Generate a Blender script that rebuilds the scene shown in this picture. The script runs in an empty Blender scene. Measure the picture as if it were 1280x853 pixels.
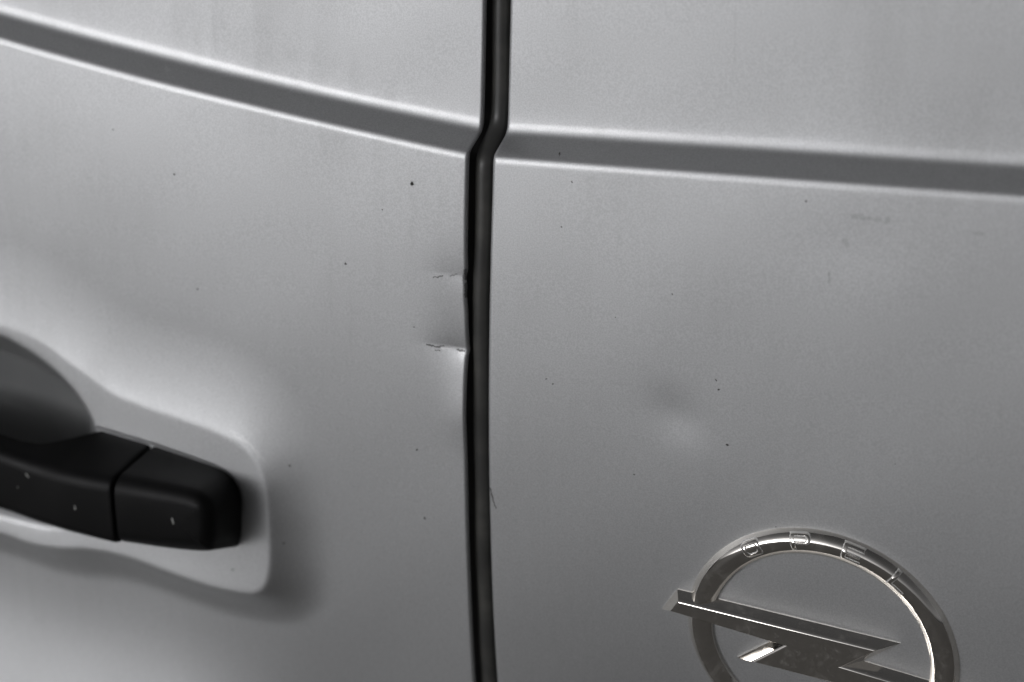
import bpy, bmesh, math
import numpy as np
from mathutils import Vector, Matrix
from mathutils.geometry import tessellate_polygon

scene = bpy.context.scene
COL = scene.collection
R = math.radians

# ------------------------------------------------------------------ camera
PSI, PHI, RHO = R(24), R(20), R(2)
fwd = Vector((-math.sin(PSI)*math.cos(PHI), math.cos(PSI)*math.cos(PHI), -math.sin(PHI)))
rt0 = Vector((math.cos(PSI), math.sin(PSI), 0))
up0 = rt0.cross(fwd)
rt = rt0*math.cos(RHO) + up0*math.sin(RHO)
up = up0*math.cos(RHO) - rt0*math.sin(RHO)
cd = bpy.data.cameras.new('camera')
cam = bpy.data.objects.new('camera', cd)
COL.objects.link(cam)
TILT = R(4)          # the van stands nose-down by this much; the camera matrix is given in the van's own axes
VAN_TILT = Matrix.Rotation(-TILT, 4, 'X')
cam.matrix_world = VAN_TILT @ Matrix(((rt.x, up.x, -fwd.x, 0.28188195), (rt.y, up.y, -fwd.y, -0.59440109),
                           (rt.z, up.z, -fwd.z, 1.38974573), (0, 0, 0, 1)))
cd.lens = 50
cd.sensor_width = 36
cd.clip_start = 0.02
cd.clip_end = 3000
cd.dof.use_dof = True
cd.dof.focus_distance = 0.675
cd.dof.aperture_fstop = 4.5
cd.dof.aperture_blades = 9
scene.camera = cam

# ------------------------------------------------------------------ daylight
SUN_EL, SUN_AZ = R(5), R(210)        # azimuth clockwise from +Y, so the sun stands behind the camera
world = bpy.data.worlds.new('World')
scene.world = world
world.use_nodes = True
wn = world.node_tree
sky = wn.nodes.new('ShaderNodeTexSky')
sky.sky_type = 'NISHITA'
sky.sun_disc = False
sky.sun_elevation = SUN_EL
sky.sun_rotation = SUN_AZ
sky.air_density = 0.2
sky.dust_density = 3.0
sky.ozone_density = 1.0
hs = wn.nodes.new('ShaderNodeHueSaturation')
hs.inputs['Saturation'].default_value = 0.03
bg = wn.nodes['Background']
bg.inputs['Strength'].default_value = 0.12
wn.links.new(sky.outputs[0], hs.inputs['Color'])
tint = wn.nodes.new('ShaderNodeMix')          # neutral, faintly cool light of a thinly veiled sky
tint.data_type = 'RGBA'
tint.blend_type = 'MULTIPLY'
tint.inputs[0].default_value = 1.0
tint.inputs[7].default_value = (0.985, 0.989, 1.022, 1)
wn.links.new(hs.outputs[0], tint.inputs[6])
wn.links.new(tint.outputs[2], bg.inputs['Color'])

sd = bpy.data.lights.new('sun', 'SUN')
sd.energy = 0.5
sd.angle = R(26)
sd.color = (1.0, 0.985, 0.985)
sun = bpy.data.objects.new('sun', sd)
COL.objects.link(sun)
to_sun = Vector((math.sin(SUN_AZ)*math.cos(SUN_EL), math.cos(SUN_AZ)*math.cos(SUN_EL), math.sin(SUN_EL)))
sun.rotation_euler = to_sun.to_track_quat('Z', 'Y').to_euler()
sun.location = (-1, -3, 4)

vs = scene.view_settings
vs.view_transform = 'Standard'
vs.look = 'None'
vs.exposure = -0.30
vs.gamma = 1.0
vs.use_curve_mapping = False
scene.render.engine = 'CYCLES'
scene.cycles.max_bounces = 6

# ------------------------------------------------------------------ node helpers
def new_mat(name):
    m = bpy.data.materials.new(name)
    m.use_nodes = True
    return m, m.node_tree, m.node_tree.nodes['Principled BSDF']

def math_node(nt, op, a, b=None, clamp=False):
    n = nt.nodes.new('ShaderNodeMath')
    n.operation = op
    n.use_clamp = clamp
    for i, v in enumerate((a, b)):
        if v is None:
            continue
        if isinstance(v, (int, float)):
            n.inputs[i].default_value = v
        else:
            nt.links.new(v, n.inputs[i])
    return n.outputs[0]

def vec_node(nt, op, a, b=None, scale=None):
    n = nt.nodes.new('ShaderNodeVectorMath')
    n.operation = op
    for i, v in enumerate((a, b)):
        if v is None:
            continue
        if isinstance(v, (tuple, list)):
            n.inputs[i].default_value = v
        else:
            nt.links.new(v, n.inputs[i])
    if scale is not None:
        nt.links.new(scale, n.inputs['Scale'])
    return n

def noise(nt, vec, scale, detail=3.0, rough=0.5):
    n = nt.nodes.new('ShaderNodeTexNoise')
    n.inputs['Scale'].default_value = scale
    n.inputs['Detail'].default_value = detail
    n.inputs['Roughness'].default_value = rough
    nt.links.new(vec, n.inputs['Vector'])
    return n.outputs[0]

def ramp(nt, fac, stops):
    n = nt.nodes.new('ShaderNodeMapRange')
    n.interpolation_type = 'SMOOTHSTEP'
    n.inputs['From Min'].default_value, n.inputs['From Max'].default_value = stops[0], stops[1]
    n.inputs['To Min'].default_value, n.inputs['To Max'].default_value = stops[2], stops[3]
    nt.links.new(fac, n.inputs['Value'])
    return n.outputs[0]

def flat_pos(nt):
    """object position with the depth axis removed: (x, 0, z); wobbled a little so marks are ragged"""
    tc = nt.nodes.new('ShaderNodeTexCoord')
    p = vec_node(nt, 'MULTIPLY', tc.outputs['Object'], (1, 0, 1)).outputs[0]
    n = nt.nodes.new('ShaderNodeTexNoise')
    n.inputs['Scale'].default_value = 650
    n.inputs['Detail'].default_value = 2
    nt.links.new(p, n.inputs['Vector'])
    w = vec_node(nt, 'SUBTRACT', n.outputs['Color'], (.5, .5, .5)).outputs[0]
    w = vec_node(nt, 'MULTIPLY', w, (.0020, 0, .0020)).outputs[0]
    return tc.outputs['Object'], vec_node(nt, 'ADD', p, w).outputs[0]

def marks(nt, pos, items):
    """mask of dots (x,z,r) and strokes (x0,z0,x1,z1,r,strength)"""
    out = None
    for it in items:
        if len(it) == 3:
            d = vec_node(nt, 'DISTANCE', pos, (it[0], 0, it[1])).outputs['Value']
            r, s = it[2], 1.0
        else:
            x0, z0, x1, z1, r, s = it
            ba = Vector((x1-x0, 0, z1-z0))
            pa = vec_node(nt, 'SUBTRACT', pos, (x0, 0, z0)).outputs[0]
            h = vec_node(nt, 'DOT_PRODUCT', pa, tuple(ba/ba.length_squared)).outputs['Value']
            h = math_node(nt, 'ADD', h, 0.0, True)
            sc = vec_node(nt, 'SCALE', tuple(ba), None, h).outputs[0]
            d = vec_node(nt, 'DISTANCE', pa, sc).outputs['Value']
        v = ramp(nt, d, (r*0.5, r*1.25, s, 0.0))
        out = v if out is None else math_node(nt, 'MAXIMUM', out, v)
    return out

def mix_col(nt, fac, a, b):
    n = nt.nodes.new('ShaderNodeMix')
    n.data_type = 'RGBA'
    nt.links.new(fac, n.inputs[0])
    for i, v in ((6, a), (7, b)):
        if isinstance(v, tuple):
            n.inputs[i].default_value = v
        else:
            nt.links.new(v, n.inputs[i])
    return n.outputs[2]

def bump(nt, height, strength, dist, normal=None):
    b = nt.nodes.new('ShaderNodeBump')
    b.inputs['Strength'].default_value = strength
    b.inputs['Distance'].default_value = dist
    nt.links.new(height, b.inputs['Height'])
    if normal is not None:
        nt.links.new(normal, b.inputs['Normal'])
    return b.outputs[0]

# ------------------------------------------------------------------ materials
PAINT_ROUGH = 0.57
PAINT_LEFT_MARKS = [
    (-.0361, 1.2253, .0011), (-.0739, 1.1790, .0006), (-.1767, 1.2118, .0006), (-.0524, 1.2103, .0004),
    (-.0351, 1.0828, .0005), (-.0318, 1.0426, .0008), (-.1129, 1.0566, .0008), (-.1665, 1.1499, .0005),
    (-.1179, 1.0081, .0007), (-.150, .985, .0006), (-.215, 1.231, .0005), (-.035, 1.152, .0004),
    # paint broken at the two dents of the edge
    (-.0245, 1.1797, -.0195, 1.1812, .0004, .6), (-.0155, 1.1818, -.0118, 1.1832, .0004, .4),
    (-.0285, 1.1436, -.0228, 1.1430, .0004, .7), (-.0235, 1.1412, -.0215, 1.1414, .0004, .6),
    (-.0225, 1.1430, -.0195, 1.1440, .0005, .6), (-.0122, 1.1431, -.0085, 1.1428, .0006, .7),
    (-.0076, 1.186, -.0074, 1.172, .0006, .7),
]
PAINT_RIGHT_MARKS = [
    (.0466, 1.2369, 0.00060), (.0424, 1.2152, 0.00043), (.1542, 1.2426, 0.00068), (.1228, 1.1495, 0.00068),
    (.1213, 1.1537, 0.00051), (.1289, 1.1227, 0.00060), (.0843, 1.0963, 0.00051), (.0407, 1.1360, 0.00051),
    (.0373, 1.1378, 0.00051), (.0380, 1.2480, 0.00051), (.098, 1.192, 0.00034), (.071, 1.176, 0.00034),
    (.155, 1.085, 0.00034), (.205, 1.13, 0.00034),
    (.0070, 1.0700, .0080, 1.0650, .0005, .85), (.0080, 1.0650, .0100, 1.0590, .0005, .7),
    (.1672, 1.2130, .1676, 1.2085, .0005, .2), (.112, 1.318, .1135, 1.296, .0004, .07),
    # row of faint smudges under the fold
    (.1745, 1.2390, .1780, 1.2392, .0012, .13), (.1795, 1.2388, .1815, 1.2392, .0010, .14),
    (.1835, 1.2386, .1855, 1.2390, .0010, .15), (.1885, 1.2385, .1890, 1.2403, .0010, .15),
    (.172, 1.228, .1735, 1.2262, .0012, .12), (.224, 1.239, .227, 1.239, .001, .12),
]

def paint(name, items, scuffs_and_glints=None):
    m, nt, b = new_mat(name)
    obj_pos, pos = flat_pos(nt)
    flake = noise(nt, obj_pos, 1350, 1.0, 0.5)
    soft = noise(nt, obj_pos, 260, 3.0, 0.6)
    cloud = noise(nt, obj_pos, 9, 4.0, 0.55)
    c = ramp(nt, flake, (0.25, 0.75, 0.0, 1.0))
    col = mix_col(nt, c, (0.50, 0.505, 0.508, 1), (0.595, 0.60, 0.603, 1))
    # road film: matte grey dirt in wide thin clouds, with short wiped streaks
    mp = nt.nodes.new('ShaderNodeMapping')
    mp.inputs['Scale'].default_value = (160, 160, 14)
    nt.links.new(obj_pos, mp.inputs['Vector'])
    streak = noise(nt, mp.outputs[0], 1.0, 2.0, 0.5)
    film = math_node(nt, 'MULTIPLY', ramp(nt, cloud, (0.38, 0.72, 0.0, 1.0)), ramp(nt, streak, (0.35, 0.7, 0.35, 1.0)))
    film = math_node(nt, 'MULTIPLY', film, 0.09)
    col = mix_col(nt, film, col, (0.33, 0.325, 0.31, 1))
    # fine pepper of grime
    v = nt.nodes.new('ShaderNodeTexVoronoi')
    v.inputs['Scale'].default_value = 75
    nt.links.new(pos, v.inputs['Vector'])
    sep = nt.nodes.new('ShaderNodeSeparateColor')
    nt.links.new(v.outputs['Color'], sep.inputs[0])
    near = ramp(nt, v.outputs['Distance'], (0.014, 0.035, 1.0, 0.0))
    few = math_node(nt, 'GREATER_THAN', sep.outputs[0], 0.93)
    pep = math_node(nt, 'MULTIPLY', math_node(nt, 'MULTIPLY', near, few), 0.2)
    mk = math_node(nt, 'MAXIMUM', marks(nt, pos, items), pep)
    col = mix_col(nt, mk, col, (0.035, 0.032, 0.028, 1))
    if scuffs_and_glints:
        col = mix_col(nt, marks(nt, pos, scuffs_and_glints), col, (0.80, 0.80, 0.79, 1))
    nt.links.new(col, b.inputs['Base Color'])
    nt.links.new(math_node(nt, 'SUBTRACT', 0.92, math_node(nt, 'MULTIPLY', mk, 0.92)), b.inputs['Metallic'])
    rough = math_node(nt, 'ADD', PAINT_ROUGH, math_node(nt, 'MULTIPLY', film, 0.5))
    rough = math_node(nt, 'ADD', rough, math_node(nt, 'MULTIPLY', math_node(nt, 'SUBTRACT', soft, 0.5), 0.06))
    rough = math_node(nt, 'ADD', rough, math_node(nt, 'MULTIPLY', mk, 0.3))
    nt.links.new(rough, b.inputs['Roughness'])
    b.inputs['Coat Weight'].default_value = 0.5
    b.inputs['Coat IOR'].default_value = 1.6
    b.inputs['Coat Roughness'].default_value = 0.14
    n1 = bump(nt, flake, 0.045, 0.0004)
    nt.links.new(n1, b.inputs['Normal'])
    n2 = bump(nt, soft, 0.03, 0.0008)
    nt.links.new(n2, b.inputs['Coat Normal'])
    return m

M_PAINT_L = paint('silver_paint_handle_door', PAINT_LEFT_MARKS, [
    (-.1445, 1.0700, -.1372, 1.0672, .0004, .5), (-.1405, 1.0705, -.1330, 1.0650, .0003, .45), (-.1350, 1.0668, -.1290, 1.0590, .0004, .5),
    (-.1325, 1.0655, -.1262, 1.0575, .0003, .4), (-.1480, 1.0722, -.1425, 1.0712, .0003, .35), (-.236, 1.0905, -.2335, 1.0885, .0004, .3),
    (-.2275, 1.0835, -.2250, 1.0828, .0004, .3), (-.2247, 1.2745, -.2222, 1.2718, .0008, .25), (-.186, 1.2650, -.183, 1.2640, .0007, .25),
    (-.0205, 1.1424, -.0160, 1.1430, .0004, .45), (-.0115, 1.1420, -.0078, 1.1416, .0005, .6), (-.0100, 1.1408, -.0082, 1.1402, .0003, .5), (-.0092, 1.1815, -.0078, 1.1795, .0004, .5)])  # this row: bright glints painted along the pinched dents; rows above are scuffs
M_PAINT_R = paint('silver_paint_emblem_door', PAINT_RIGHT_MARKS)

def plastic(name, items, base=(0.0035, 0.0035, 0.0036), rough=0.5, grain=1800, gstr=0.25, spec=0.17, vary=1.0):
    m, nt, b = new_mat(name)
    obj_pos, pos = flat_pos(nt)
    g = noise(nt, obj_pos, grain, 2.0, 0.6)
    big = noise(nt, obj_pos, 35, 4.0, 0.6)
    col = mix_col(nt, ramp(nt, big, (0.4, 0.75, 0, 1)), (*base, 1), (base[0]*(1+.7*vary), base[1]*(1+.68*vary), base[2]*(1+.6*vary), 1))
    if items:
        col = mix_col(nt, marks(nt, pos, items), col, (0.42, 0.42, 0.40, 1))
    nt.links.new(col, b.inputs['Base Color'])
    nt.links.new(math_node(nt, 'ADD', rough, math_node(nt, 'MULTIPLY', math_node(nt, 'SUBTRACT', big, 0.5), 0.2*vary)), b.inputs['Roughness'])
    nt.links.new(bump(nt, g, gstr, 0.0003), b.inputs['Normal'])
    b.inputs['Specular IOR Level'].default_value = spec
    return m

M_HANDLE = plastic('black_handle_plastic', [(-.264, 1.0338, -.2628, 1.0322, .0006, .55), (-.2306, 1.0212, -.2304, 1.0196, .0007, .8),
                                            (-.1627, 1.0304, -.1622, 1.0276, .0006, .7), (-.2719, 1.0237, .0004)])
M_RUBBER = plastic('black_rubber', [], (0.05, 0.0495, 0.047), 0.40, 900, 0.15, 0.4)
M_RECESS = plastic('dark_grey_recess', [], (0.15, 0.153, 0.153), 0.42, 900, 0.1, 0.4, 0.15)  # darker grey than the door, for the bowl above its lower lip

def chrome(name='chrome', least=0.035):
    m, nt, b = new_mat(name)
    tc = nt.nodes.new('ShaderNodeTexCoord')
    p = tc.outputs['Object']
    d = ramp(nt, noise(nt, p, 120, 5.0, 0.65), (0.50, 0.78, 0.0, 1.0))
    fine = ramp(nt, noise(nt, p, 700, 2.0, 0.5), (0.62, 0.75, 0.0, 1.0))
    dirt = math_node(nt, 'ADD', math_node(nt, 'MULTIPLY', d, 0.14), math_node(nt, 'MULTIPLY', fine, 0.12))
    dirt = math_node(nt, 'ADD', dirt, 0.015, True)
    col = mix_col(nt, dirt, (0.88, 0.845, 0.79, 1), (0.36, 0.32, 0.26, 1))
    nt.links.new(col, b.inputs['Base Color'])
    nt.links.new(math_node(nt, 'SUBTRACT', 1.0, dirt), b.inputs['Metallic'])
    nt.links.new(math_node(nt, 'ADD', least, math_node(nt, 'MULTIPLY', dirt, 0.7)), b.inputs['Roughness'])
    wv = noise(nt, p, 45, 2.0, 0.5)
    nt.links.new(bump(nt, wv, 0.12, 0.002), b.inputs['Normal'])
    return m
M_CHROME = chrome()
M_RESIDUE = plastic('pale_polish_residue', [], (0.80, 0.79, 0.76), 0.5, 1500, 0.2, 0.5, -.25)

def asphalt():
    m, nt, b = new_mat('asphalt')
    tc = nt.nodes.new('ShaderNodeTexCoord')
    p = tc.outputs['Object']
    a = noise(nt, p, 90, 3.0, 0.6)
    big = noise(nt, p, 0.6, 4.0, 0.6)
    col = mix_col(nt, a, (0.17, 0.163, 0.150, 1), (0.29, 0.278, 0.258, 1))
    col = mix_col(nt, ramp(nt, big, (0.35, 0.7, 0.0, 0.35)), col, (0.29, 0.277, 0.256, 1))
    nt.links.new(col, b.inputs['Base Color'])
    b.inputs['Roughness'].default_value = 0.85
    nt.links.new(bump(nt, a, 0.6, 0.004), b.inputs['Normal'])
    return m

# ------------------------------------------------------------------ object helpers
def link_mesh(name, verts, faces, mat, parent=None, smooth=True):
    me = bpy.data.meshes.new(name)
    me.from_pydata([tuple(map(float, v)) for v in verts], [], [tuple(int(i) for i in f) for f in faces])
    me.update()
    if smooth:
        me.polygons.foreach_set('use_smooth', [True]*len(me.polygons))
    me.materials.append(mat)
    o = bpy.data.objects.new(name, me)
    COL.objects.link(o)
    if parent is not None:
        o.parent = parent
    return o

def empty(name, parent=None, loc=(0, 0, 0)):
    o = bpy.data.objects.new(name, None)
    o.location = loc
    o.empty_display_size = 0.1
    COL.objects.link(o)
    if parent is not None:
        o.parent = parent
    return o

def fix_normals(o):
    bm = bmesh.new()
    bm.from_mesh(o.data)
    bmesh.ops.recalc_face_normals(bm, faces=bm.faces)
    bm.to_mesh(o.data)
    bm.free()

# ------------------------------------------------------------------ the ground
gm = link_mesh('ground', [(-900, -900, 0), (900, -900, 0), (900, 900, 0), (-900, 900, 0)], [(0, 1, 2, 3)], asphalt(), smooth=False)
gm['kind'] = 'structure'

# ------------------------------------------------------------------ shape of the doors (outward offset from the plane y = 0, metres)
K2, K1, K0 = -0.2777953, 0.04409737, 0.00312203

def low(z):
    z = np.asarray(z, float)
    zc = np.clip(z, 0.95, None)
    return K2*(zc-1.15)**2 + K1*(zc-1.15) + K0 + (2*K2*(-0.20)+K1)*np.minimum(z-0.95, 0)*1.0

def low_right(x, z):
    """the emblem door tucks in a little more towards its foot, most of it away from the gap"""
    k = np.clip(np.asarray(x, float)/.12, 0, 1)
    k = k*k*(3-2*k)
    return low(z)-(.0028+.0062*k)*(np.clip(1.12-np.asarray(z, float), 0, .26)/.17)**2

def zfold(x):
    ax = np.abs(x)
    left = 1.2416 + 0.065*ax + 0.125*np.minimum(ax, .45)**2
    right = 1.2416 + 0.056*ax
    return np.where(x < 0, left, right)

FOLD_W = 0.0125

def sramp(t, e, e2=None):
    e2 = e if e2 is None else e2
    return 0.5*(np.sqrt(t*t+e*e) - np.sqrt((t-1)**2+e2*e2) + 1)

UP_TILT = -0.02
def base(x, z):
    z0 = zfold(x)
    lo = low(np.minimum(z, z0+0.02))
    hi = -0.0105 - UP_TILT*(z-1.26)
    t = (z-(z0+0.0022))/(FOLD_W-0.0050)
    f = sramp(t, 0.22, 0.36)
    f = np.where(t < 0, f-sramp(np.array(-6.), .22, .36)*np.minimum(-t/6, 1), f-(sramp(np.array(7.), .22, .36)-1)*np.minimum(t/7, 1))
    f = np.clip(f, 0, 1)
    return lo*(1-f) + hi*f

def waves(x, z, ph):
    return (0.00016*np.sin(31*x+17*z+ph) + 0.00013*np.sin(-23*x+37*z+1.3+ph) + 0.00010*np.sin(58*x+9*z+2.1*ph)
            + 0.00005*np.sin(71*x-64*z+ph*.7))

def smoothstep(a, b, v):
    t = np.clip((v-a)/(b-a), 0, 1)
    return t*t*(3-2*t)

def spline(pts, n=8):
    P = np.array(pts, float)
    N = len(P)
    out = []
    for i in range(N):
        a, b, c, d = P[i-1], P[i], P[(i+1) % N], P[(i+2) % N]
        for k in range(n):
            t = k/n
            out.append(0.5*((2*b) + (-a+c)*t + (2*a-5*b+4*c-d)*t*t + (-a+3*b-3*c+d)*t**3))
    return np.array(out)

def sdf(poly, X, Z):
    """signed distance (negative inside) and z component of the direction away from the outline"""
    sh = X.shape
    x, z = X.ravel(), Z.ravel()
    best = np.full(x.shape, 9e9)
    dz = np.zeros(x.shape)
    inside = np.zeros(x.shape, bool)
    for i in range(len(poly)):
        a, b = poly[i], poly[(i+1) % len(poly)]
        e = b-a
        L = e@e+1e-18
        h = np.clip(((x-a[0])*e[0]+(z-a[1])*e[1])/L, 0, 1)
        px, pz = x-a[0]-h*e[0], z-a[1]-h*e[1]
        d = px*px+pz*pz
        m = d < best
        best[m] = d[m]
        dz[m] = pz[m]
        c = ((a[1] > z) != (b[1] > z))
        if abs(e[1]) > 1e-12:
            inside ^= c & (x < a[0]+(z-a[1])*e[0]/e[1])
    d = np.sqrt(best)
    nz = dz/np.maximum(d, 1e-9)
    return np.where(inside, -d, d).reshape(sh), np.where(inside, -nz, nz).reshape(sh)

# outline of the raised field round the handle; mirrored past the left edge of the picture
PL_R = [(-.2602, 1.0934), (-.2428, 1.0855), (-.2273, 1.0783), (-.2079, 1.0749), (-.1935, 1.0735), (-.1708, 1.0715), (-.1537, 1.0691),
        (-.1396, 1.0646), (-.1309, 1.0565), (-.1262, 1.0456), (-.1245, 1.0287), (-.1241, 1.0141), (-.1250, .9930), (-.1281, .9800),
        (-.1354, .9726), (-.1485, .9700), (-.1690, .9692), (-.1956, .9708), (-.2204, .9730), (-.2399, .9728), (-.2581, .9705),
        (-.2774, .9662), (-.2994, .9642), (-.3215, .9655)]
XM = -.345
PL = [(XM, 1.1095), (-.3077, 1.1058), (-.2800, 1.1015)] + PL_R
PL = PL + [(2*XM-x, z) for x, z in reversed(PL[1:])]
BW_R = [(XM, 1.1040), (-.3083, 1.0996), (-.2948, 1.0963), (-.2809, 1.0913), (-.2679, 1.0846), (-.2573, 1.0768), (-.2498, 1.0689),
        (-.2440, 1.0598), (-.2425, 1.0516), (-.2460, 1.0252), (-.2565, .9960), (-.2775, .9804), (-.3010, .9776), (XM, .9772)]
BW = BW_R + [(2*XM-x, z) for x, z in reversed(BW_R[1:-1])]
PLATEAU, BOWL = spline(PL), spline(BW)
ROOT = np.array([(-.2445, 1.0515), (-.2381, 1.0530), (-.2198, 1.0520), (-.2012, 1.0511), (-.1818, 1.0494), (-.1601, 1.0474), (-.1500, 1.0448),
                 (-.1443, 1.0378), (-.1425, 1.0285), (-.1428, 1.0161), (-.1446, 1.0061), (-.1497, .9998), (-.1717, .9984), (-.2445, .9975)])
FIELD_TILT = 0.02
L103 = float(low(1.03))
def field(z):
    """the flat raised field that carries the handle"""
    return L103+.0108+FIELD_TILT*(z-1.03)

z1, SWELL = .900, .40
def left_surface(x, z):
    o = base(x, z) + waves(x, z, 0.4)
    # below the raised field the panel is drawn in and swells out again further down
    win = 1-smoothstep(-.22, -.07, x)
    up = z1 - z
    soft = 0.5*(up+np.sqrt(up*up+.05**2))
    o = o + win*SWELL*soft*smoothstep(1.0, .95, z)
    # raised field, bowl, handle seat
    m = (x > -.62) & (x < -.06) & (z > .88) & (z < 1.19)
    xs, zs = x[m], z[m]
    d, nz = sdf(PLATEAU, xs, zs)
    W = 0.031 + 0.023*np.clip(nz, 0, 1) + 0.006*(1-np.abs(nz))
    ds = 0.5*(d+np.sqrt(d*d+0.0011**2))
    lift = field(zs)-low(zs)
    rise = lift*np.clip(1-ds/W, 0, 1)**(2.4-.65*np.clip(nz, 0, 1))
    rise = np.where(d > W, 0, rise)
    db, _ = sdf(BOWL, xs, zs)
    t = 0.5*(-db+np.sqrt(db*db+0.0016**2))
    t = np.where(db > .01, 0, t)
    dep = 0.027*sramp(t/0.0265, 0.04) - 0.027*sramp(np.array(0.0), 0.04)
    dep = np.maximum(dep, 0) + 0.16*np.maximum(t-0.026, 0)
    dr, _ = sdf(ROOT, xs, zs)
    seat = 0.0013*(1-smoothstep(0.0008, 0.0022, dr))*smoothstep(1.020, 1.035, zs)
    add = rise-np.where(db > .01, 0, dep)-seat
    o[m] += add
    # two dents knocked into the free edge
    s = np.maximum(-.007-x, 0)
    for zn, A, L in ((1.1825, .0009, .012), (1.1438, .0032, .015)):
        zz = z-zn-0.02*np.minimum(s, .02)
        prof = np.where(zz > 0, np.exp(-(np.abs(zz)/L)), np.exp(-(np.abs(zz)/.0085)))
        o = o - A*np.exp(-(s/.016)**2)*prof
    o = o - 0.0008*np.exp(-(s/.02)**2)*np.exp(-((z-1.163)/.022)**2)
    o = o + 0.0011*np.exp(-(s/.012)**2)*np.exp(-((z-1.108)/.016)**2)
    return o

def left_edge(z):
    e = -.0074+0*z
    e = e - .0009*np.exp(-((z-1.1815)/.003)**2) - .0006*np.exp(-((z-1.173)/.006)**2) + .0003*np.exp(-((z-1.143)/.002)**2)
    return e

def right_surface(x, z):
    o = base(x, z) + waves(x, z, 2.2) + low_right(x, z) - low(z)
    o = o - 0.00076*np.exp(-(((x-.1034+.25*(z-1.1325))**2+(z-1.1325)**2)/.0125**2))
    o = o - 0.0002*np.exp(-(((x-.175)/.03)**2+((z-1.225)/.012)**2))
    return o

def right_edge(z):
    return .0055+0*z

def spaced(fine0, grow, fine1, n_end, coarse_end, coarse):
    s, st = 0.0, fine0
    out = [0.0]
    while s < n_end:
        s += st
        st = min(st*grow, fine1)
        out.append(s)
    while s < coarse_end:
        s += coarse
        out.append(s)
    return out

def row_offsets():
    lowr = [-v for v in spaced(.0003, 1.18, .0011, .47, .74, .03)][::-1]
    fold = list(np.linspace(0, FOLD_W, 40))[1:]
    upr = [FOLD_W+v for v in spaced(.0003, 1.18, .0016, .12, .55, .03)][1:]
    return np.array(lowr+fold+upr)

def grid_mesh(name, V, F, mat, parent):
    used, F = np.unique(F, return_inverse=True)
    F = F.reshape(-1, 4)
    V = V[used]
    me = bpy.data.meshes.new(name)
    me.vertices.add(len(V))
    me.vertices.foreach_set('co', V.astype(np.float32).ravel())
    me.loops.add(F.size)
    me.loops.foreach_set('vertex_index', F.astype(np.int32).ravel())
    me.polygons.add(len(F))
    me.polygons.foreach_set('loop_start', np.arange(0, F.size, 4, dtype=np.int32))
    me.update(calc_edges=True)
    me.polygons.foreach_set('use_smooth', np.ones(len(F), bool))
    me.materials.append(mat)
    me.validate()
    o = bpy.data.objects.new(name, me)
    COL.objects.link(o)
    o.parent = parent
    return o

def door(name, side, surf, edge, hem, cols, mat, parent, recess_mask=None):
    rows = row_offsets()
    ss = np.array([h[0] for h in hem]+cols)
    dd = np.array([h[1] for h in hem]+[0.0]*len(cols))
    nx, nz = len(ss), len(rows)
    X = np.zeros((nz, nx))
    Z = np.zeros((nz, nx))
    x_guess = (side*ss)[None, :]+np.zeros((nz, 1))
    Z = rows[:, None] + 1.2416 + (zfold(x_guess)-1.2416)*(1-np.clip(np.abs(rows[:, None])-.35, 0, .5)/.5)
    X = edge(Z)+side*ss[None, :]
    O = surf(X, Z)-dd[None, :]
    V = np.stack([X, -O, Z], -1).reshape(-1, 3)
    idx = np.arange(nz*nx).reshape(nz, nx)
    a, b, c, d = idx[:-1, :-1].ravel(), idx[:-1, 1:].ravel(), idx[1:, 1:].ravel(), idx[1:, :-1].ravel()
    F = np.stack([a, b, c, d], -1) if side > 0 else np.stack([a, d, c, b], -1)
    if recess_mask is not None:
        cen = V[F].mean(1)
        m = recess_mask(cen[:, 0], cen[:, 2])
        grid_mesh('handle_recess', V, F[m], M_RECESS, parent)
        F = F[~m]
    return grid_mesh(name, V, F, mat, parent)

van = empty('van')
van.rotation_euler.x = -TILT
van['label'] = 'silver van seen close at its dented rear doors with black handle and chrome emblem'
van['category'] = 'van'

hemL = [(.010, .0026), (-.0001, .0026), (-.0006, .0023), (-.0007, .0019), (-.0003, .0009), (-.0001, .0005), (.0002, .00022), (.0006, .00006)]
colsL = [.0010+v for v in spaced(.0003, 1.15, .0010, .43, .74, .02)]
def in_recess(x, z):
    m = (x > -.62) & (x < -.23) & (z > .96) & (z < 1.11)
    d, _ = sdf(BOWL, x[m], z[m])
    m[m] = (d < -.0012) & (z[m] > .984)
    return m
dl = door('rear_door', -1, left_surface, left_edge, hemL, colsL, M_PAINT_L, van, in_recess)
dl['label'] = 'silver rear door with black handle and two dents in its free edge'
r = .0027
hemR = [(.012, .0052), (.0006, .0052), (.0001, .0046), (0, .0038)] + \
       [(r*(1-math.cos(a)), r*(1-math.sin(a))) for a in np.linspace(0, math.pi/2, 9)[:-1]]
colsR = [r+v for v in spaced(.0003, 1.15, .0014, .30, .74, .02)]
dr_ = door('rear_door', 1, right_surface, right_edge, hemR, colsR, M_PAINT_R, van)
dr_['label'] = 'silver rear door carrying the chrome emblem, with a shallow dimple'

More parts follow.
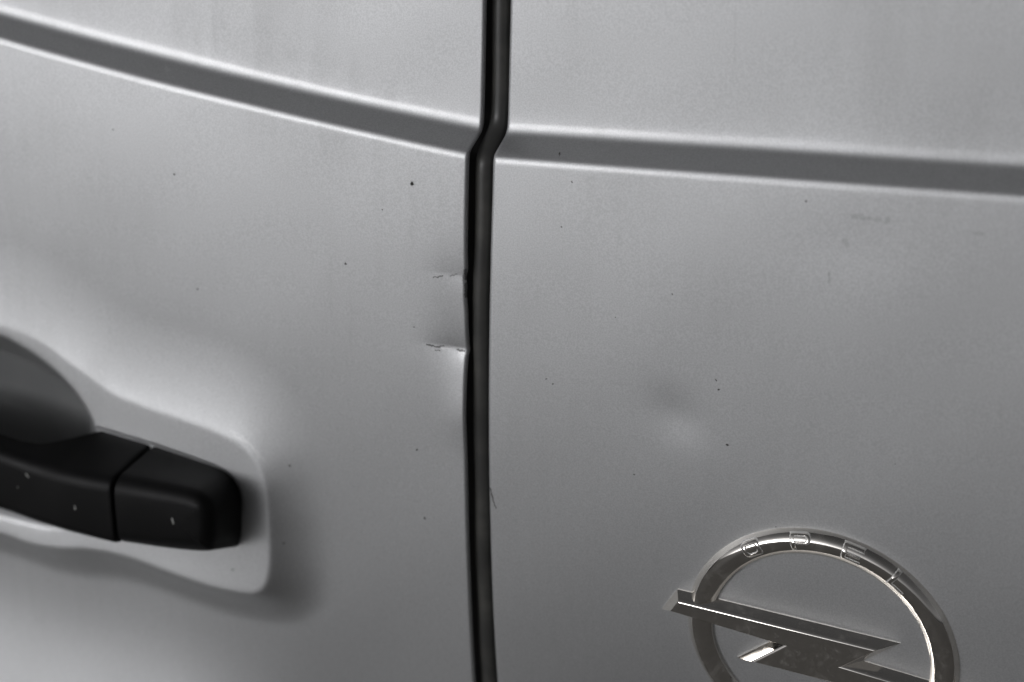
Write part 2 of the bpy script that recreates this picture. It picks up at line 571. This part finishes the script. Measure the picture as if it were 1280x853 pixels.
# ------------------------------------------------------------------ rubber strip in the gap
def strip():
    prof = [(-.045, -.020), (-.0085, -.0205), (-.0078, -.0185), (-.0066, -.0140)]
    cx, cy, rr = -.0018, -.0105, .0052
    for a in np.linspace(math.pi*.98, -.02*math.pi, 16):
        prof.append((cx+rr*math.cos(a), cy+rr*math.sin(a)))
    prof += [(.0040, -.0140), (.0060, -.0185), (.0085, -.0205), (.045, -.020)]
    zs = np.concatenate([np.linspace(.50, .90, 12), np.linspace(.905, 1.23, 60), np.linspace(1.232, 1.275, 44), np.linspace(1.28, 1.80, 30)])
    n = len(prof)
    V, F = [], []
    for z in zs:
        o0 = float(np.mean([base(np.array(0.), np.array(z+e)) for e in np.linspace(-.006, .006, 9)]))
        wob = .00025*math.sin(z*90)+.0002*math.sin(z*41+1)
        for (x, d) in prof:
            V.append((x+wob, -(o0+d), z))
    for i in range(len(zs)-1):
        for j in range(n-1):
            F.append((i*n+j, i*n+j+1, (i+1)*n+j+1, (i+1)*n+j))
    return V, F
V, F = strip()
link_mesh('weather_strip', V, F, M_RUBBER, van)

# ------------------------------------------------------------------ door handle
handle = empty('door_handle', van)

def resample(pts, n, closed=False):
    P = np.array(pts, float)
    if closed:
        P = np.vstack([P, P[:1]])
    L = np.r_[0, np.cumsum(np.linalg.norm(np.diff(P, axis=0), axis=1))]
    t = np.linspace(0, L[-1], n, endpoint=not closed)
    return np.stack([np.interp(t, L, P[:, 0]), np.interp(t, L, P[:, 1])], -1)

def refine(pts, n=5):
    return spline(pts, n)

CF = [(-.2012, 1.0441), (-.1756, 1.0466), (-.1530, 1.0482), (-.1440, 1.0467), (-.1397, 1.0421), (-.1383, 1.0350), (-.1387, 1.0270),
      (-.1405, 1.0195), (-.1456, 1.0142), (-.1709, 1.0088), (-.2012, 1.0043)]
CB = [(-.2012, 1.0512), (-.1818, 1.0494), (-.1601, 1.0472), (-.1502, 1.0442), (-.1445, 1.0375), (-.1425, 1.0285), (-.1428, 1.0161),
      (-.1444, 1.0055), (-.1493, .9986), (-.1717, .9968), (-.2012, .9962)]
def open_spline(pts, n=6):
    P = np.array(pts, float)
    P = np.vstack([2*P[0]-P[1], P, 2*P[-1]-P[-2]])
    out = []
    for i in range(1, len(P)-2):
        a, b, c, d = P[i-1], P[i], P[i+1], P[i+2]
        for k in range(n):
            t = k/n
            out.append(0.5*((2*b) + (-a+c)*t + (2*a-5*b+4*c-d)*t*t + (-a+3*b-3*c+d)*t**3))
    out.append(P[-2])
    return np.array(out)

OB, OF = -0.0030, 0.0345      # back and front of the handle, measured from the raised field

def end_cap():
    f, b = open_spline(CF), open_spline(CB)
    f[:, 0] = np.maximum(f[:, 0], -.2012)
    b[:, 0] = np.maximum(b[:, 0], -.2012)
    n = len(f)
    r = .0085
    cen = np.array([-.2012, 1.0265])
    rings = []
    for s in np.linspace(0, 1, 8):
        o = OB+(OF-r-OB)*s
        rings.append((b+(f-b)*(o-OB)/(OF-OB), o))
    nrm = np.zeros_like(f)
    tng = np.gradient(f, axis=0)
    nrm[:, 0], nrm[:, 1] = -tng[:, 1], tng[:, 0]
    nrm /= np.linalg.norm(nrm, axis=1)[:, None]
    sgn = np.sign(((cen-f)*nrm).sum(1).sum())
    nrm *= sgn
    # keep the split face flat: no inward shift along x at the two open ends
    endw = np.clip(np.minimum(np.arange(n), np.arange(n)[::-1])/3.0, 0, 1)
    nrm[:, 0] *= endw
    for a in np.linspace(0, math.pi/2, 8)[1:]:
        o = OF-r+r*math.sin(a)
        rings.append((b+(f-b)*(o-OB)/(OF-OB)+nrm*r*(1-math.cos(a)), o))
    # softly domed front closing towards the middle line
    last, o_l = rings[-1]
    mid = last.copy()
    mid[:, 1] = 1.0285
    mid[:, 0] = np.clip(mid[:, 0], -.2012, -.156)
    for s in (.25, .5, .75, 1.0):
        rings.append((last+(mid-last)*s, o_l+.0003*(1-(1-s)**2)))
    V, F = [], []
    for p, o in rings:
        for q in p:
            V.append((q[0], -(float(field(q[1]))+o), q[1]))
    m = len(rings)
    for i in range(m-1):
        for j in range(n-1):
            F.append((i*n+j, i*n+j+1, (i+1)*n+j+1, (i+1)*n+j))
    # flat split face: from the end of each ring at the top to its end at the bottom
    k0 = len(V)
    for i in range(m):
        for (p, o) in (rings[i],):
            V.append((p[0][0], -(float(field(p[0][1]))+o), p[0][1]))
            V.append((p[-1][0], -(float(field(p[-1][1]))+o), p[-1][1]))
    for i in range(m-1):
        F.append((k0+2*i, k0+2*i+1, k0+2*i+3, k0+2*i+2))
    return V, F
V, F = end_cap()
o = link_mesh('end_cap', V, F, M_HANDLE, handle)
fix_normals(o)

def grip():
    fx = [-.345, -.2814, -.2611, -.2410, -.2210, -.2030]
    fz = [1.0480, 1.0432, 1.0409, 1.0402, 1.0412, 1.0430]
    bz = [1.0064, 1.0046, 1.0029, 1.0020, 1.0024, 1.0031]
    tx = [-.345, -.2946, -.2810, -.2667, -.2580, -.2494, -.2440, -.2381, -.2198, -.2030]
    tz = [1.0490, 1.0472, 1.0462, 1.0468, 1.0485, 1.0505, 1.0518, 1.0531, 1.0521, 1.0513]
    to = [.0190, .0190, .0190, .0180, .0145, .0075, .0020, OB, OB, OB]
    half = np.concatenate([np.linspace(-.345, -.26, 22), np.linspace(-.257, -.2062, 26), [-.2056, -.2050, -.2045, -.2042]])
    inset = np.concatenate([np.zeros(48), [.0001, .0003, .0006, .0012]])
    xs = np.concatenate([2*XM-half[::-1], half[1:]])
    ins = np.concatenate([inset[::-1], inset[1:]])
    V, F = [], []
    n = None
    for x, iv in zip(xs, ins):
        xm = x if x > XM else 2*XM-x
        FZ = np.interp(xm, fx, fz)
        BZ = np.interp(xm, fx, bz)
        TZ = np.interp(xm, tx, tz)
        TO = np.interp(xm, tx, to)
        corner = [(TO, TZ-iv, .0025), (OF-iv, FZ-iv, .0075), (OF-iv, BZ+iv, .006), (TO, BZ-.004+iv*1.0, .0025)]
        sec = []
        for i in range(4):
            p0, p, p1 = np.array(corner[i-1][:2]), np.array(corner[i][:2]), np.array(corner[(i+1) % 4][:2])
            rr = corner[i][2]
            d0, d1 = (p0-p)/np.linalg.norm(p0-p), (p1-p)/np.linalg.norm(p1-p)
            a, b = p+d0*rr, p+d1*rr
            for t in np.linspace(0, 1, 7):
                sec.append((1-t)**2*a+2*t*(1-t)*p+t*t*b)
        n = len(sec)
        for (o, z) in sec:
            V.append((x, -(float(field(z))+o), z))
    for i in range(len(xs)-1):
        for j in range(n):
            F.append((i*n+j, i*n+(j+1) % n, (i+1)*n+(j+1) % n, (i+1)*n+j))
    F.append(tuple(range(n)))
    F.append(tuple(range((len(xs)-1)*n, len(xs)*n)))
    return V, F
V, F = grip()
o = link_mesh('grip', V, F, M_HANDLE, handle)
fix_normals(o)

# ------------------------------------------------------------------ emblem
emblem = empty('emblem', van)
EX, EZ = .1795, 1.0234
RING = [(.0660, -.0010), (.0656, .0003), (.0649, .0016), (.0641, .0029), (.0633, .0039), (.0624, .0047), (.0613, .0053), (.0600, .0056), (.0584, .0053),
        (.0567, .0046), (.0551, .0037), (.0538, .0028), (.0528, .0019)]
INNER_WALL = np.array([(.0528, .0019), (.0526, .0008), (.0525, -.0010)])
_rp = open_spline(RING, 4)
_sort = _rp[(_rp[:, 0] > .0531) & (_rp[:, 0] < .0651)]
_sort = _sort[np.argsort(_sort[:, 0])]
def ring_o(r):
    return -.0002+float(np.interp(r, _sort[:, 0], _sort[:, 1]))
def emb(dx, dz, o):
    return (EX+dx, -(float(low_right(EX+dx, EZ+dz))+o), EZ+dz)

V, F = [], []
NT, NP = 160, len(_rp)
for i in range(NT):
    a = 2*math.pi*i/NT
    for (rr, o) in _rp:
        V.append(emb(rr*math.cos(a), rr*math.sin(a), o))
for i in range(NT):
    for j in range(NP-1):
        k = (i+1) % NT
        F.append((i*NP+j, i*NP+j+1, k*NP+j+1, k*NP+j))
st = len(V)
for i in range(NT):
    a = 2*math.pi*i/NT
    for (rr, o) in INNER_WALL:
        V.append(emb(rr*math.cos(a), rr*math.sin(a), o))
for i in range(NT):
    for j in range(2):
        k = (i+1) % NT
        F.append((st+i*3+j, st+i*3+j+1, st+k*3+j+1, st+k*3+j))
o = link_mesh('ring', V, F, M_CHROME, emblem)

def inset_poly(P, d):
    """mitred inset of a clockwise or anticlockwise polygon"""
    P = np.array(P, float)
    A = 0.5*np.sum(P[:, 0]*np.roll(P[:, 1], -1)-np.roll(P[:, 0], -1)*P[:, 1])
    s = 1 if A > 0 else -1
    out = []
    for i in range(len(P)):
        p0, p, p1 = P[i-1], P[i], P[(i+1) % len(P)]
        e0, e1 = (p-p0)/np.linalg.norm(p-p0), (p1-p)/np.linalg.norm(p1-p)
        n0, n1 = s*np.array([-e0[1], e0[0]]), s*np.array([-e1[1], e1[0]])
        m = n0+n1
        out.append(p+m*d/max(0.12, (1+n0@n1)))
    return np.array(out)

def bolt():
    half = [(-.0703, .0162), (.0385, .0170), (.0223, .0013), (.0781, -.0017)]
    P = np.array(half+[(-x, -z) for x, z in half])+np.array([-.0008, -.0027])
    fr = inset_poly(P, .0041)
    levels = [(P, -.001), (P, .0011)]
    for s, o in ((.40, .0033), (.78, .00555), (.82, .00577), (.88, .00607), (.94, .00633), (1.0, .00653), (1.07, .00670), (1.14, .00679), (1.22, .00683), (1.26, .00683)):
        levels.append((P+(fr-P)*s, o))
    V, F = [], []
    n = len(P)
    for p, o in levels:
        for q in p:
            V.append(emb(q[0], q[1], o))
    for i in range(len(levels)-1):
        for j in range(n):
            F.append((i*n+j, i*n+(j+1) % n, (i+1)*n+(j+1) % n, (i+1)*n+j))
    k = (len(levels)-1)*n
    last = levels[-1][0]
    for t in tessellate_polygon([[Vector((q[0], q[1], 0)) for q in last]]):
        F.append(tuple(k+i for i in t))
    return V, F
V, F = bolt()
o = link_mesh('lightning_bolt', V, F, M_CHROME, emblem, smooth=False)
fix_normals(o)
o.data.polygons.foreach_set('use_smooth', [True]*len(o.data.polygons))
es = o.modifiers.new('crisp_corners', 'EDGE_SPLIT')
es.split_angle = R(30)

def rrect(w, h, r, n=5):
    pts = []
    for cx, cz, a0 in ((w/2-r, h/2-r, 0), (-w/2+r, h/2-r, 90), (-w/2+r, -h/2+r, 180), (w/2-r, -h/2+r, 270)):
        for a in np.linspace(a0, a0+90, n):
            pts.append((cx+r*math.cos(R(a)), cz+r*math.sin(R(a))))
    return pts

LW, LH, LS = .0094, .0086, .0022
def half_round(x0, x1, z0, z1, r):
    pts = [(x0, z0), (x1-r, z0)]
    for a in np.linspace(-90, 0, 5)[1:]:
        pts.append((x1-r+r*math.cos(R(a)), z0+r+r*math.sin(R(a))))
    for a in np.linspace(0, 90, 5):
        pts.append((x1-r+r*math.cos(R(a)), z1-r+r*math.sin(R(a))))
    pts.append((x0, z1))
    return pts
w2, h2 = LW/2, LH/2
zb = -h2+.0037
P_out = [(-w2, -h2), (-w2+LS, -h2), (-w2+LS, zb)] + half_round(0, w2, zb, h2, .0020)[1:-1] + [(-w2, h2)]
GLYPHS = {
    'O': (rrect(LW, LH, .0022), rrect(LW-2*LS, LH-2*LS, .0010)),
    'P': (P_out, half_round(-w2+LS, w2-LS+.0003, zb+.0014, h2-.0014, .0007)),
    'E': ([(-w2, -h2), (w2, -h2), (w2, -h2+.0017), (-w2+LS, -h2+.0017), (-w2+LS, -.0008), (w2-.0008, -.0008), (w2-.0008, .0008), (-w2+LS, .0008),
           (-w2+LS, h2-.0017), (w2, h2-.0017), (w2, h2), (-w2, h2)], None),
    'L': ([(-w2, -h2), (w2, -h2), (w2, -h2+.0018), (-w2+LS, -h2+.0018), (-w2+LS, h2), (-w2, h2)], None),
}

def letter(ch, ang, r0):
    outer, inner = GLYPHS[ch]
    V, F, MI = [], [], []
    def put(a, b, h):
        rr = r0+b
        th = R(ang)+a/r0
        return emb(rr*math.sin(th), rr*math.cos(th), ring_o(rr)+h)
    def dense(P):
        out = []
        for i in range(len(P)):
            a, b = np.array(P[i]), np.array(P[(i+1) % len(P)])
            k = max(1, int(np.linalg.norm(b-a)/.0012))
            out += [a+(b-a)*t/k for t in range(k)]
        return np.array(out)
    loops = []
    for P, sg in ((outer, 1), (inner, -1)):
        if P is None:
            continue
        base_l = dense(P)
        lv = [(inset_poly(base_l, -sg*.00028), -.0004), (inset_poly(base_l, -sg*.00020), .00020), (inset_poly(base_l, sg*.00024), .00036),
              (inset_poly(base_l, sg*.00030), .00062), (inset_poly(base_l, sg*.00048), .00074)]
        st = len(V)
        n = len(base_l)
        for p, h in lv:
            V.extend(put(q[0], q[1], h) for q in p)
        for i in range(len(lv)-1):
            for j in range(n):
                F.append((st+i*n+j, st+i*n+(j+1) % n, st+(i+1)*n+(j+1) % n, st+(i+1)*n+j))
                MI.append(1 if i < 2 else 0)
        loops.append((st+(len(lv)-1)*n, lv[-1][0]))
    polys = [[Vector((q[0], q[1], 0)) for q in l] for _, l in loops]
    imap = [s+i for s, l in loops for i in range(len(l))]
    for t in tessellate_polygon(polys):
        F.append(tuple(imap[i] for i in t))
        MI.append(0)
    o = link_mesh('letter', V, F, M_CHROME, emblem)
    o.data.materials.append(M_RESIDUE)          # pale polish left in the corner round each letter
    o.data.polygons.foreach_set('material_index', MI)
    fix_normals(o)
    o['label'] = 'raised chrome letter ' + ch + ' on the ring'
    return o
for ch, ang in (('O', -34.6), ('P', -11.2), ('E', 11.6), ('L', 35.0)):
    letter(ch, ang, .0602)
